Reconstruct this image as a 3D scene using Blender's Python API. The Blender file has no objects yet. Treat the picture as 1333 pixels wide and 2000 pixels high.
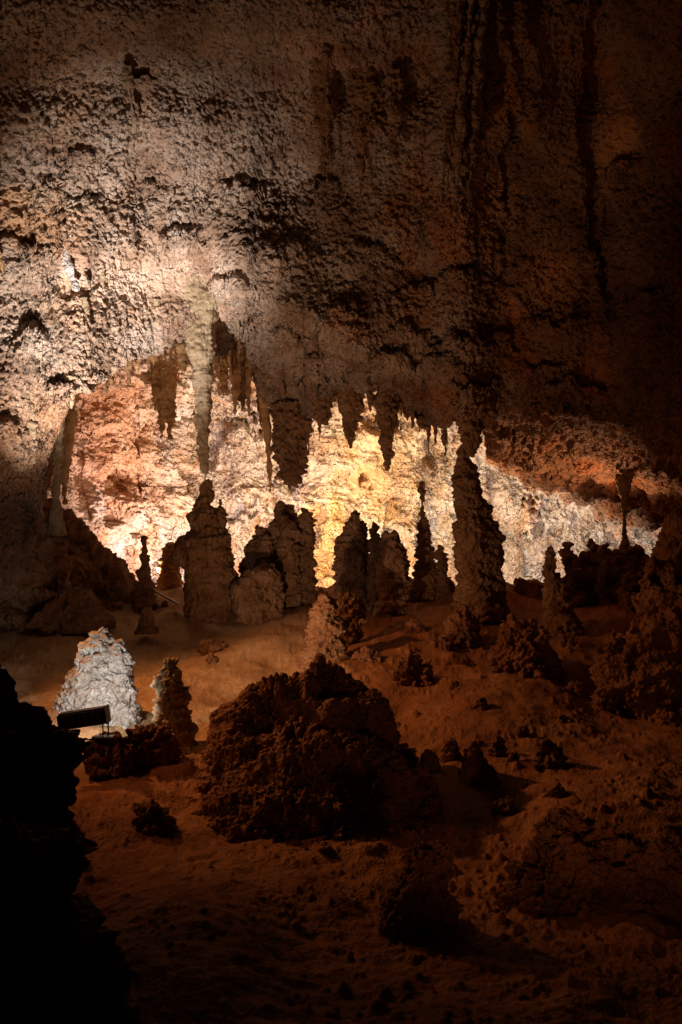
import bpy, math, random
import numpy as np
from mathutils import Vector

# ------------------------------------------------------------------ camera, world, lamps
S = bpy.context.scene
C = S.collection
F = 1733.0            # focal length in photograph pixels (photo 1333 x 2000)
CX, CY = 666.5, 1000.0


def P(px, py, Y):
    return Vector(((px - CX) / F * Y, Y, -(py - CY) / F * Y))


cam = bpy.data.objects.new('camera', bpy.data.cameras.new('camera'))
C.objects.link(cam)
cam.location = (0, 0, 0)
cam.rotation_euler = (math.radians(90), 0, 0)
cam.data.sensor_fit = 'VERTICAL'
cam.data.sensor_height = 36
cam.data.lens = 36 * F / 2000
cam.data.clip_end = 200
cam.data.clip_start = 0.05
S.camera = cam

w = bpy.data.worlds.new('World')
S.world = w
w.use_nodes = True
w.node_tree.nodes['Background'].inputs[0].default_value = (1.0, 0.62, 0.36, 1)
w.node_tree.nodes['Background'].inputs[1].default_value = 0.003
S.view_settings.view_transform = 'Standard'
S.view_settings.look = 'None'
S.cycles.use_denoising = True
S.cycles.sample_clamp_indirect = 1.0
S.view_settings.exposure = 0
S.view_settings.gamma = 1


def lamp(px, py, Y, power, col, target=None, size=150, rad=0.06, blend=0.6):
    """a cave lamp hidden behind the rock, or an added fill; a spot when it has a target pixel/depth"""
    l = bpy.data.lights.new('cave_or_fill_lamp', 'SPOT' if target else 'POINT')
    l.energy = power
    l.color = col
    l.shadow_soft_size = rad
    o = bpy.data.objects.new('cave_or_fill_lamp', l)
    C.objects.link(o)
    o.location = P(px, py, Y)
    if target:
        l.spot_size = math.radians(size)
        l.spot_blend = blend
        d = P(*target) - o.location
        o.rotation_euler = d.to_track_quat('-Z', 'Y').to_euler()
    return o


WHITE = (1.0, 0.86, 0.72)
# floods on the ground behind the black foreground rock: they rake up the popcorn wall
lamp(84, 1374, 12.0, 5600, (1.0, 0.92, 0.89), target=(225, 565, 15.3), size=48, rad=0.05, blend=1.0)
lamp(30, 1376, 11.7, 560, (1.0, 0.68, 0.46), target=(380, 260, 14.0), size=100, rad=0.05, blend=1.0)
lamp(-190, 480, 12.2, 420, (1.0, 0.84, 0.66), rad=0.05)
# back chamber lamps, on the floor behind the stalagmites and the crest
lamp(300, 1130, 19.9, 230, (1.0, 0.68, 0.50), target=(230, 800, 23.5), size=150)
lamp(400, 1150, 21.4, 880, (1.0, 0.80, 0.82), target=(390, 780, 26), size=150)
lamp(540, 1155, 21.4, 880, (1.0, 0.84, 0.80), target=(540, 800, 27), size=150)
lamp(700, 1155, 21.4, 1250, (1.0, 0.68, 0.22), target=(700, 800, 27), size=150)
lamp(905, 1155, 21.6, 760, (1.0, 0.90, 0.84), target=(900, 850, 27), size=150)
lamp(1080, 1155, 21.6, 620, (1.0, 0.95, 0.92), target=(1080, 950, 27), size=150)
lamp(1190, 1115, 19.4, 600, (1.0, 0.60, 0.36), target=(1080, 860, 18.5), size=140, blend=1.0)
# warm lamp beside the left wall, skimming the floor
lamp(-110, 770, 12.2, 1080, (1.0, 0.40, 0.13), target=(640, 1370, 12.2), size=84, rad=0.10, blend=1.0)
# added warm fill behind the central mound, to lift the stalagmite fronts
lamp(500, 1372, 11.4, 330, (1.0, 0.60, 0.36), target=(640, 930, 16.0), size=105, rad=0.05, blend=1.0)
# added spot standing in for floodlight bounce onto the left outcrop
lamp(205, 1355, 12.5, 1150, (1.0, 0.66, 0.40), target=(90, 1060, 16.0), size=95, rad=0.05, blend=1.0)
# red-orange lamp at the left, behind the black rock: skims the near floor and the mound
lamp(-90, 1130, 9.3, 62, (1.0, 0.36, 0.11), target=(420, 1500, 9.2), size=85, rad=0.05, blend=1.0)
# added amber fill, unseen low beside the viewer, aimed up the right wall
lamp(1500, 2300, 3.8, 150, (1.0, 0.40, 0.15), target=(960, 450, 13.5), size=100, rad=0.10, blend=1.0)

# ------------------------------------------------------------------ numpy noise


def _hash(ix, iy, iz, k):
    h = (ix.astype(np.int64) * 374761393 + iy.astype(np.int64) * 668265263 + iz.astype(np.int64) * 2147483647 + k * 974711) & 0xFFFFFFFF
    h = ((h ^ (h >> 13)) * 1274126177) & 0xFFFFFFFF
    h = (h ^ (h >> 16)) * 2246822519 & 0xFFFFFFFF
    h = h ^ (h >> 15)
    return (h & 0xFFFFFF).astype(np.float32) / 16777216.0


def vnoise(p, seed=0):
    """value noise, -1..1, p (N,3)"""
    f = np.floor(p)
    i = f.astype(np.int32)
    t = (p - f).astype(np.float32)
    t = t * t * t * (t * (t * 6 - 15) + 10)
    r = 0
    for dx in (0, 1):
        wx = t[:, 0] if dx else 1 - t[:, 0]
        for dy in (0, 1):
            wy = t[:, 1] if dy else 1 - t[:, 1]
            for dz in (0, 1):
                wz = t[:, 2] if dz else 1 - t[:, 2]
                r = r + wx * wy * wz * _hash(i[:, 0] + dx, i[:, 1] + dy, i[:, 2] + dz, seed)
    return r * 2 - 1


def fbm(p, sc, octs=4, seed=0, gain=0.5):
    a, s, tot = 1.0, 0, 0
    q = np.asarray(p, dtype=np.float64) / sc
    for o in range(octs):
        s = s + a * vnoise(q + 17.3 * o, seed + o)
        tot += a
        a *= gain
        q = q * 2.03
    return s / tot


def worley(p, sc, seed=0, jit=0.9):
    """F1 distance and the nearest cell's random number"""
    q = np.asarray(p, dtype=np.float64) / sc
    f = np.floor(q)
    i = f.astype(np.int32)
    t = (q - f).astype(np.float32)
    best = np.full(len(q), 9.0, np.float32)
    idv = np.zeros(len(q), np.float32)
    for dx in (-1, 0, 1):
        for dy in (-1, 0, 1):
            for dz in (-1, 0, 1):
                a, b, c = i[:, 0] + dx, i[:, 1] + dy, i[:, 2] + dz
                ex = dx + 0.5 + jit * (_hash(a, b, c, seed) - 0.5) - t[:, 0]
                ey = dy + 0.5 + jit * (_hash(a, b, c, seed + 1) - 0.5) - t[:, 1]
                ez = dz + 0.5 + jit * (_hash(a, b, c, seed + 2) - 0.5) - t[:, 2]
                d = ex * ex + ey * ey + ez * ez
                m = d < best
                best = np.where(m, d, best)
                idv = np.where(m, _hash(a, b, c, seed + 3), idv)
    return np.sqrt(best), idv


def packed(p, sc, seed=0):
    """knobs packed shoulder to shoulder with sharp creases between them"""
    warp = np.stack([fbm(p, sc * 1.5, 2, seed + 50 + k) for k in range(3)], 1) * sc * 0.3
    d, r = worley(p + warp, sc, seed)
    return np.sqrt(np.clip(1.0 - (d / 0.92) ** 2, 0, 1)) * (0.62 + 0.38 * r)


def popcorn(p, sc, seed=0):
    """rounded knobs of cave coral, about 0..1"""
    warp = np.stack([fbm(p, sc * 1.6, 2, seed + 50 + k) for k in range(3)], 1) * sc * 0.28
    d, r = worley(p + warp, sc, seed)
    h = np.sqrt(np.clip(1.0 - (d / 0.72) ** 2, 0, 1))
    return h * (0.2 + 0.8 * r)


def smooth(a, b, x):
    t = np.clip((x - a) / (b - a), 0, 1)
    return t * t * (3 - 2 * t)


# ------------------------------------------------------------------ materials
MATS = {}


def rock_mat(name, cols, sc=0.5, bump=0.012, bsc=0.05, rough=0.9, attr=False, speck=0.5, knob=0.0, kamp=0.45):
    m = bpy.data.materials.new(name)
    m.use_nodes = True
    nt = m.node_tree
    N, L = nt.nodes, nt.links
    bs = N['Principled BSDF']
    bs.inputs['Roughness'].default_value = rough
    bs.inputs['Specular IOR Level'].default_value = 0.25
    tc = N.new('ShaderNodeTexCoord')
    n1 = N.new('ShaderNodeTexNoise')
    n1.inputs['Scale'].default_value = 1 / sc
    n1.inputs['Detail'].default_value = 6
    n1.inputs['Roughness'].default_value = 0.62
    L.new(tc.outputs['Object'], n1.inputs['Vector'])
    cr = N.new('ShaderNodeValToRGB')
    e = cr.color_ramp.elements
    k = len(cols)
    e[0].position, e[1].position = 0.32, 0.68
    e[0].color, e[1].color = (*cols[0], 1), (*cols[-1], 1)
    for j in range(1, k - 1):
        q = e.new(0.32 + 0.36 * j / (k - 1))
        q.color = (*cols[j], 1)
    L.new(n1.outputs['Fac'], cr.inputs['Fac'])
    col = cr.outputs['Color']
    if attr:
        at = N.new('ShaderNodeAttribute')
        at.attribute_name = 'tint'
        mx = N.new('ShaderNodeMix')
        mx.data_type = 'RGBA'
        mx.blend_type = 'MULTIPLY'
        mx.inputs[0].default_value = 1.0
        L.new(col, mx.inputs[6])
        L.new(at.outputs['Color'], mx.inputs[7])
        col = mx.outputs[2]
    # fine mineral speckle
    n2 = N.new('ShaderNodeTexNoise')
    n2.inputs['Scale'].default_value = 16
    n2.inputs['Detail'].default_value = 5
    n2.inputs['Roughness'].default_value = 0.7
    L.new(tc.outputs['Object'], n2.inputs['Vector'])
    mr = N.new('ShaderNodeMapRange')
    mr.inputs[1].default_value, mr.inputs[2].default_value = 0.3, 0.7
    mr.inputs[3].default_value, mr.inputs[4].default_value = 1 - speck * 0.55, 1 + speck * 0.35
    L.new(n2.outputs['Fac'], mr.inputs[0])
    vm = N.new('ShaderNodeVectorMath')
    vm.operation = 'SCALE'
    L.new(col, vm.inputs[0])
    L.new(mr.outputs[0], vm.inputs['Scale'])
    L.new(vm.outputs[0], bs.inputs['Base Color'])
    # fine relief
    v = N.new('ShaderNodeTexVoronoi')
    v.inputs['Scale'].default_value = 1 / bsc
    L.new(tc.outputs['Object'], v.inputs['Vector'])
    n3 = N.new('ShaderNodeTexNoise')
    n3.inputs['Scale'].default_value = 1.0 / bsc
    n3.inputs['Detail'].default_value = 4
    L.new(tc.outputs['Object'], n3.inputs['Vector'])
    ad = N.new('ShaderNodeMath')
    ad.operation = 'SUBTRACT'
    L.new(n3.outputs['Fac'], ad.inputs[0])
    ml = N.new('ShaderNodeMath')
    ml.operation = 'MULTIPLY'
    ml.inputs[1].default_value = 0.6
    L.new(v.outputs['Distance'], ml.inputs[0])
    L.new(ml.outputs[0], ad.inputs[1])
    bp = N.new('ShaderNodeBump')
    bp.inputs['Strength'].default_value = 1.0
    bp.inputs['Distance'].default_value = bump
    L.new(ad.outputs[0], bp.inputs['Height'])
    if knob:
        # cave-coral knobs with sharp creases: two sizes of cells on slightly warped coordinates
        wn = N.new('ShaderNodeTexNoise')
        wn.inputs['Scale'].default_value = 0.8 / knob
        wn.inputs['Detail'].default_value = 2
        L.new(tc.outputs['Object'], wn.inputs['Vector'])
        wm = N.new('ShaderNodeVectorMath')
        wm.operation = 'MULTIPLY_ADD'
        wm.inputs[1].default_value = (knob * 0.7,) * 3
        L.new(wn.outputs['Color'], wm.inputs[0])
        L.new(tc.outputs['Object'], wm.inputs[2])
        prev = None
        msk = N.new('ShaderNodeTexNoise')
        msk.inputs['Scale'].default_value = 0.22 / knob
        msk.inputs['Detail'].default_value = 3
        L.new(tc.outputs['Object'], msk.inputs['Vector'])
        mk = N.new('ShaderNodeMapRange')
        mk.inputs[1].default_value, mk.inputs[2].default_value = 0.36, 0.56
        mk.inputs[3].default_value, mk.inputs[4].default_value = 0.25, 1.0
        L.new(msk.outputs['Fac'], mk.inputs[0])
        for kk, (ks, ka) in enumerate(((knob, 1.0), (knob * 0.55, 0.5))):
            vv = N.new('ShaderNodeTexVoronoi')
            vv.inputs['Scale'].default_value = 1 / ks
            L.new(wm.outputs[0], vv.inputs['Vector'])
            sq = N.new('ShaderNodeMath')
            sq.operation = 'POWER'
            sq.inputs[1].default_value = 2.0
            L.new(vv.outputs['Distance'], sq.inputs[0])
            iv = N.new('ShaderNodeMath')
            iv.operation = 'MULTIPLY_ADD'
            iv.inputs[1].default_value = -ka
            L.new(sq.outputs[0], iv.inputs[0])
            if prev is None:
                iv.inputs[2].default_value = 1.0
            else:
                L.new(prev, iv.inputs[2])
            prev = iv.outputs[0]
        mm = N.new('ShaderNodeMath')
        mm.operation = 'MULTIPLY'
        L.new(prev, mm.inputs[0])
        L.new(mk.outputs[0], mm.inputs[1])
        bk = N.new('ShaderNodeBump')
        bk.inputs['Strength'].default_value = 1.0
        bk.inputs['Distance'].default_value = knob * kamp * 2
        L.new(mm.outputs[0], bk.inputs['Height'])
        L.new(bk.outputs[0], bp.inputs['Normal'])
    L.new(bp.outputs[0], bs.inputs['Normal'])
    MATS[name] = m
    return m


rock_mat('limestone_wall', [(0.17, 0.10, 0.06), (0.34, 0.24, 0.17), (0.46, 0.36, 0.28)], 0.9, 0.02, 0.045, attr=True, knob=0.10, kamp=0.36)
rock_mat('back_wall_rock', [(0.42, 0.27, 0.17), (0.60, 0.46, 0.34), (0.72, 0.62, 0.52)], 0.8, 0.04, 0.08, attr=True, knob=0.15, kamp=0.45)
rock_mat('brown_rock', [(0.15, 0.07, 0.03), (0.25, 0.13, 0.06), (0.33, 0.20, 0.12)], 0.4, 0.02, 0.04, knob=0.10, kamp=0.2)
rock_mat('red_rock', [(0.14, 0.055, 0.025), (0.22, 0.095, 0.045), (0.28, 0.14, 0.07)], 0.4, 0.02, 0.04, knob=0.06, kamp=0.3)
rock_mat('white_calcite', [(0.28, 0.22, 0.17), (0.52, 0.46, 0.41), (0.72, 0.69, 0.65)], 0.22, 0.015, 0.03, knob=0.05, kamp=0.3)
rock_mat('tan_calcite', [(0.24, 0.16, 0.09), (0.34, 0.25, 0.15), (0.44, 0.35, 0.23)], 0.3, 0.012, 0.03)
rock_mat('amber_calcite', [(0.42, 0.22, 0.09), (0.55, 0.32, 0.14), (0.62, 0.42, 0.22)], 0.3, 0.012, 0.04)
rock_mat('cave_floor_clay', [(0.22, 0.085, 0.03), (0.32, 0.135, 0.052), (0.40, 0.19, 0.085)], 0.8, 0.012, 0.03, attr=True)

# ------------------------------------------------------------------ mesh helpers


def grid_faces(nr, nc):
    a = np.arange(nr * nc).reshape(nr, nc)
    return np.stack([a[:-1, :-1], a[:-1, 1:], a[1:, 1:], a[1:, :-1]], -1).reshape(-1, 4)


def make_mesh(name, v, f, mat, flip=False, tint=None):
    me = bpy.data.meshes.new(name)
    if flip:
        f = f[:, ::-1]
    me.vertices.add(len(v))
    me.vertices.foreach_set('co', v.astype(np.float32).ravel())
    me.loops.add(f.size)
    me.loops.foreach_set('vertex_index', f.astype(np.int32).ravel())
    me.polygons.add(len(f))
    me.polygons.foreach_set('loop_start', np.arange(0, f.size, 4, dtype=np.int32))
    me.update(calc_edges=True)
    me.polygons.foreach_set('use_smooth', np.ones(len(f), bool))
    me.materials.append(mat)
    if tint is not None:
        a = me.color_attributes.new('tint', 'FLOAT_COLOR', 'POINT')
        a.data.foreach_set('color', np.concatenate([tint, np.ones((len(tint), 1))], 1).astype(np.float32).ravel())
    return me


def normals_of_grid(v, nr, nc):
    g = v.reshape(nr, nc, 3)
    du = np.gradient(g, axis=1)
    dv = np.gradient(g, axis=0)
    n = np.cross(du, dv)
    n /= np.linalg.norm(n, axis=2, keepdims=True) + 1e-9
    return n.reshape(-1, 3)


def structure(name, me):
    o = bpy.data.objects.new(name, me)
    C.objects.link(o)
    o['kind'] = 'structure'
    return o


def interp2(px, py, cols, rows, tab):
    """smooth interpolation in a control table tab[row][col]"""
    tab = np.array(tab, float)
    cols, rows = np.array(cols, float), np.array(rows, float)

    def loc(x, k):
        x = np.clip(x, k[0], k[-1] - 1e-6)
        i = np.searchsorted(k, x, side='right') - 1
        i = np.clip(i, 0, len(k) - 2)
        t = (x - k[i]) / (k[i + 1] - k[i])
        return i, t * t * (3 - 2 * t) * 0.6 + t * 0.4
    ci, ct = loc(px, cols)
    ri, rt = loc(py, rows)
    a = tab[ri, ci] * (1 - ct) + tab[ri, ci + 1] * ct
    b = tab[ri + 1, ci] * (1 - ct) + tab[ri + 1, ci + 1] * ct
    return a * (1 - rt) + b * rt


# ------------------------------------------------------------------ front wall and ceiling
WC = [-450, -150, 0, 150, 300, 450, 550, 800, 950, 1150, 1333, 1500, 1800]
WR = [-250, 0, 200, 400, 600, 800, 1000, 1300]
WT = [
    [7.0, 9.0, 10.0, 10.3, 10.5, 10.8, 11.0, 11.0, 11.0, 10.5, 9.5, 8.6, 7.5],
    [8.0, 10.4, 11.5, 11.9, 12.2, 12.4, 12.5, 12.5, 12.3, 11.7, 10.5, 9.4, 8.0],
    [8.8, 11.4, 12.7, 13.2, 13.6, 13.9, 14.0, 13.9, 13.4, 12.7, 11.4, 10.0, 8.4],
    [9.4, 12.2, 13.6, 14.2, 15.0, 15.2, 15.2, 14.9, 14.3, 13.5, 12.2, 10.6, 8.8],
    [9.8, 12.9, 14.2, 15.0, 15.9, 16.2, 16.0, 15.8, 15.1, 14.2, 12.8, 11.0, 9.0],
    [10.2, 13.4, 14.6, 15.2, 17.3, 17.4, 16.9, 16.6, 15.8, 14.9, 13.3, 11.3, 9.2],
    [10.4, 13.8, 15.2, 15.8, 18.0, 18.0, 17.4, 17.0, 16.2, 15.2, 13.5, 11.5, 9.2],
    [10.6, 14.0, 15.6, 16.2, 18.0, 18.0, 17.4, 17.0, 16.2, 15.2, 13.6, 11.6, 9.2]]

LIPX = [-450, 40, 78, 100, 135, 200, 245, 300, 340, 375, 430, 455, 468, 490, 505, 530, 560, 605, 640, 655, 670, 705, 730, 780, 815, 890, 945, 1000, 1100, 1200, 1240, 1290, 1333, 1400, 1500, 1800]
LIPY = [1230, 1180, 1000, 900, 765, 740, 700, 682, 662, 650, 690, 665, 655, 665, 760, 800, 815, 815, 770, 775, 770, 760, 755, 785, 822, 818, 812, 803, 800, 818, 832, 850, 870, 900, 960, 1100]


def lip_y(px):
    return np.interp(px, LIPX, LIPY)


def ridge_y(px):
    return np.interp(px, [300, 440, 540, 650, 780, 880, 1000], [480, 545, 575, 640, 715, 790, 850])


BLIST = [  # blisters of flowstone: px, py of the top, half width, height, how far they stand out
    (150, 298, 22, 60, 0.22), (236, 290, 26, 75, 0.28), (275, 135, 30, 45, 0.25), (467, 345, 36, 60, 0.28),
    (350, 455, 42, 60, 0.28), (96, 345, 18, 50, 0.18), (300, 360, 22, 60, 0.2), (190, 380, 16, 60, 0.16),
    (165, 560, 62, 190, 0.2), (50, 470, 40, 110, 0.2), (440, 545, 34, 90, 0.35), (560, 645, 46, 120, 0.45),
    (620, 690, 38, 100, 0.35), (700, 715, 40, 70, 0.25), (268, 465, 26, 50, 0.2), (540, 470, 44, 70, 0.2),
    (640, 360, 40, 80, 0.2), (50, 640, 40, 130, 0.35), (25, 830, 60, 140, 0.3), (110, 745, 30, 90, 0.3),
    (820, 560, 50, 90, 0.25), (730, 480, 44, 80, 0.22), (905, 520, 46, 120, 0.3), (960, 640, 50, 110, 0.25),
    (1090, 620, 60, 120, 0.3), (1200, 300, 36, 120, 0.25), (1060, 700, 60, 90, 0.25), (1250, 560, 60, 160, 0.3), (850, 690, 50, 80, 0.22),
    (1020, 500, 30, 120, 0.2), (610, 735, 34, 80, 0.4), (765, 690, 46, 90, 0.35), (870, 660, 44, 110, 0.3), (520, 610, 30, 120, 0.3), (670, 600, 50, 80, 0.25), (800, 640, 40, 80, 0.3), (930, 740, 50, 70, 0.3), (1130, 740, 70, 70, 0.3)]


def wall_depth(px, py):
    px, py = np.asarray(px, float), np.asarray(py, float)
    D = interp2(px, py, WC, WR, WT)
    # the hanging shelf: stands out along the ridge line, tucks under below it
    ry = ridge_y(px)
    on = smooth(380, 480, px) * (1 - smooth(900, 1000, px))
    D = D - 0.6 * on * np.exp(-(np.where(py < ry, (py - ry) / 150.0, (py - ry) / 40.0)) ** 2) + 1.0 * on * smooth(0, 170, py - ry)
    D = D + (0.25 + 0.35 * smooth(350, 650, px)) * (0.22 * np.sin(px / 95.0 + py / 170.0) + 0.16 * np.sin(px / 60.0 - py / 110.0 + 1.3))
    # long flowstone pillar from the roof
    pil = np.exp(-np.abs((px - 893 - 8 * np.sin(py / 90)) / 38.0) ** 4)
    D = D - pil * (0.5 * (1 - smooth(260, 560, py)) + 0.15)
    # clefts
    for cx0, a, b, w, am in ((1000, 240, 640, 6, 0.2), (1165, -200, 520, 10, 0.2), (1195, 420, 640, 12, 0.25)):
        cx = cx0 + 14 * np.sin(py / 120 + cx0) + 5 * np.sin(py / 31 + cx0) + 3 * np.sin(py / 13)
        D = D + am * np.exp(-((px - cx) / w) ** 2) * smooth(a - 60, a, py) * (1 - smooth(b, b + 80, py))
    wx = px + 11 * np.sin(py / 23.0 + px / 41.0) + 5 * np.sin(py / 9.0)
    wy = py + 10 * np.sin(px / 19.0 + py / 60.0) + 6 * np.sin(px / 7.3)
    for bx, by, bw, bh, am in BLIST:
        t = (wy - by - 0.3 * bw * ((wx - bx) / bw) ** 2) / bh
        D = D - (0.6 if bx < 450 else 0.7) * am * np.exp(-np.abs((wx - bx) / bw) ** 2.6) * smooth(-0.02, 0.10, t) * (1 - smooth(0.35, 1.3, t))
    return D


def blob(px, py, cx, cy, rx, ry, nz=0):
    return np.clip(1.25 - np.sqrt(((px - cx) / rx) ** 2 + ((py - cy) / ry) ** 2) + nz, 0, 1)


def build_front():
    cols = np.arange(-450, 1800, 2.1)
    nc = len(cols)
    nf, nb = 560, 380
    lip = lip_y(cols)
    n1 = np.interp(cols, np.arange(-450, 1810, 7), np.random.RandomState(4).rand(len(np.arange(-450, 1810, 7))) * 2 - 1)
    lip0 = lip
    n0 = np.interp(cols, np.arange(-450, 1830, 23), np.random.RandomState(8).rand(len(np.arange(-450, 1830, 23))) * 2 - 1)
    lip = lip + 12 * n1 + 12 * n0 * (1 - smooth(900, 960, cols))
    V = np.zeros((nf + nb, nc, 3))
    tf = np.linspace(0, 1, nf)[:, None]
    py = -230 + (lip[None] + 230) * tf
    px = np.repeat(cols[None], nf, 0)
    D = wall_depth(px, py)
    V[:nf, :, 0] = (px - CX) / F * D
    V[:nf, :, 1] = D
    V[:nf, :, 2] = -(py - CY) / F * D
    PX = np.concatenate([px, np.repeat(cols[None], nb, 0)]).ravel()
    PY = np.concatenate([py, np.repeat(lip[None], nb, 0) + np.linspace(0, 200, nb)[:, None]]).ravel()
    # behind the lip: soffit, then the roof of the back chamber
    Dl = D[-1]
    right = smooth(935, 975, cols) * (1 - smooth(1500, 1700, cols))
    left = 1 - smooth(60, 160, cols)
    lz = -(lip0 - CY) / F * Dl
    lx = (cols - CX) / F * Dl
    # control points in Y and Z for the back part
    y2l = np.interp(cols, [935, 1000, 1060, 1120, 1180, 1240, 1300, 1420], [885, 915, 950, 968, 990, 1010, 1025, 1060])
    ys = [Dl, Dl + 0.8, np.full(nc, 20.5), np.full(nc, 22.3), np.full(nc, 24.0), np.full(nc, 29.5)]
    zs_c = [lz, lz + 0.45, lz * 0 + 4.2, lz * 0 + 4.6, lz * 0 + 4.9, lz * 0 + 5.5]
    z2 = -(y2l - CY) / F * 22.3
    zs_r = [lz, lz + 0.15, lz * 0.45 + z2 * 0.55, z2, z2 + 1.6, lz * 0 + 5.2]
    zs_l = [lz, lz + 0.1, lz * 0 + 1.5, lz * 0 + 3.0, lz * 0 + 4.5, lz * 0 + 5.4]
    k = len(ys)
    ts = np.array([0, 0.08, 0.35, 0.6, 0.75, 1.0])
    tb = np.linspace(0, 1, nb + 1)[1:]
    for c in range(nc):
        zc = [zs_c[q][c] * (1 - right[c]) * (1 - left[c]) + zs_r[q][c] * right[c] + zs_l[q][c] * left[c] * (1 - right[c]) for q in range(k)]
        yc = [ys[q][c] for q in range(k)]
        yy = np.interp(tb, ts, yc)
        V[nf:, c, 1] = yy
        V[nf:, c, 2] = np.interp(tb, ts, zc)
        V[nf:, c, 0] = (cols[c] - CX) / F * yy
    v = V.reshape(-1, 3)
    n = normals_of_grid(v, nf + nb, nc)
    n = -n * np.sign((n * v).sum(1, keepdims=True))   # towards the camera side
    nn = normals_of_grid(v, nf + nb, nc)
    if (nn[:nc * nf] * v[:nc * nf]).sum() > 0:
        nn = -nn
    n = nn
    low = fbm(v, 1.6, 4, 3)
    mid = fbm(v, 0.45, 3, 9)
    smoothz = np.clip(blob(PX, PY, 420, 80, 230, 110) * 0.75 + blob(PX, PY, 1180, 200, 200, 260) * 0.6 + blob(PX, PY, 300, 545, 190, 60) * 0.75 + blob(PX, PY, 620, 200, 60, 150) * 0.5, 0, 0.8)
    gain = 1 - smoothz
    pc = packed(v, 0.105, 1)
    pc2 = popcorn(v, 0.052, 5)
    pc3 = popcorn(v, 0.42, 7)
    # flutes on the pillar and drips
    fl = np.exp(-np.abs((PX - 893) / 42.0) ** 4) * (1 - smooth(200, 480, PY))
    fl = np.maximum(fl, 0.35 * blob(PX, PY, 60, 870, 90, 110))
    q = v.copy()
    q[:, 2] *= 0.06
    flute = fbm(q, 0.11, 3, 21)
    patch = smooth(-0.25, 0.35, fbm(v, 1.1, 3, 41))
    pcb = popcorn(v, 0.17, 43)
    streak = fbm(v * np.array([1, 1, 0.10]), 0.16, 3, 47)
    stm = smooth(0.05, 0.4, fbm(v * np.array([1, 1, 0.5]), 0.9, 3, 49))
    ledge = fbm(v * np.array([0.5, 0.5, 2.2]), 0.8, 3, 53)
    ledge = 1 - np.abs(ledge) * 4
    big = fbm(v, 2.6, 3, 57)
    d = 0.14 * big + 0.10 * low + 0.05 * mid + (1 - fl) * gain * (0.155 * pc * (0.7 + 0.3 * patch) + 0.03 * pcb * (1 - patch) + 0.05 * pc2) + 0.06 * pc3 * gain * (1 - fl) + 0.03 * stm * streak + fl * 0.24 * flute + 0.02 * pc2
    bk = (np.arange(len(v)) >= nf * nc) * smooth(0, 60, PY - lip_y(PX))
    d = d + bk * (0.16 * pc3 + 0.10 * popcorn(v, 0.2, 12) + 0.2 * mid)
    edge = np.minimum(1, np.abs(np.arange(nf + nb) - nf)[:, None] / 6.0).repeat(nc, 1).ravel()
    v = v + n * (d - 0.08)[:, None]
    # stone colours: brown and rust, and pale calcite that also carries painted glow
    nz = fbm(v, 0.7, 4, 31)
    nz2 = fbm(v, 0.3, 4, 37)
    base = np.ones((len(v), 3))
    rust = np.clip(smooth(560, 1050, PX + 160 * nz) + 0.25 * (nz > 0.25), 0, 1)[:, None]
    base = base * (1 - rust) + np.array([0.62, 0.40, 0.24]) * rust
    cool = smooth(0.1, 0.5, nz2)[:, None] * (1 - rust) * 0.5
    base = base * (1 - cool) + np.array([0.95, 1.0, 1.1]) * cool
    fe = (smooth(0.12, 0.4, fbm(v * np.array([1, 1, 0.4]), 0.6, 4, 59)) * (0.35 + 0.65 * smooth(300, 800, PX)))[:, None] * 0.8
    base = base * (1 - fe * (1 - 0.5 * (1 - rust)))+ base * np.array([1.3, 0.85, 0.5]) * fe * (1 - 0.5 * (1 - rust))
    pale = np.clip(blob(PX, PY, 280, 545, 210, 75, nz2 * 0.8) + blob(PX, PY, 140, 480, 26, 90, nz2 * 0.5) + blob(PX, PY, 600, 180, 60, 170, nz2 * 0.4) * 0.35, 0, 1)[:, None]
    base = base * (1 - pale) + np.array([1.75, 1.75, 1.75]) * pale  # calcite band whitened further, painting lamp glow into the tint
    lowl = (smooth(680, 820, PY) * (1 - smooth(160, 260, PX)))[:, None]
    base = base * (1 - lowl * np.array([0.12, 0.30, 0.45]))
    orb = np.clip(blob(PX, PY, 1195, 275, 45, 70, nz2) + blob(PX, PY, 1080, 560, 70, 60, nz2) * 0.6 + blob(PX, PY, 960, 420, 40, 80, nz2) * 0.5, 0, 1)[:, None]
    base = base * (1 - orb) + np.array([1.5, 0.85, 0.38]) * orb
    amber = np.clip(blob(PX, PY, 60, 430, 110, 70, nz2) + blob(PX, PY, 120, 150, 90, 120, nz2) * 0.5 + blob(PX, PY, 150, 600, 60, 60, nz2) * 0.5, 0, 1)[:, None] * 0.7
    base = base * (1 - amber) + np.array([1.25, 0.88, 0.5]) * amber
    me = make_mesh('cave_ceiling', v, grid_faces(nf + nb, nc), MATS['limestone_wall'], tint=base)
    structure('cave_ceiling', me)


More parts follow.
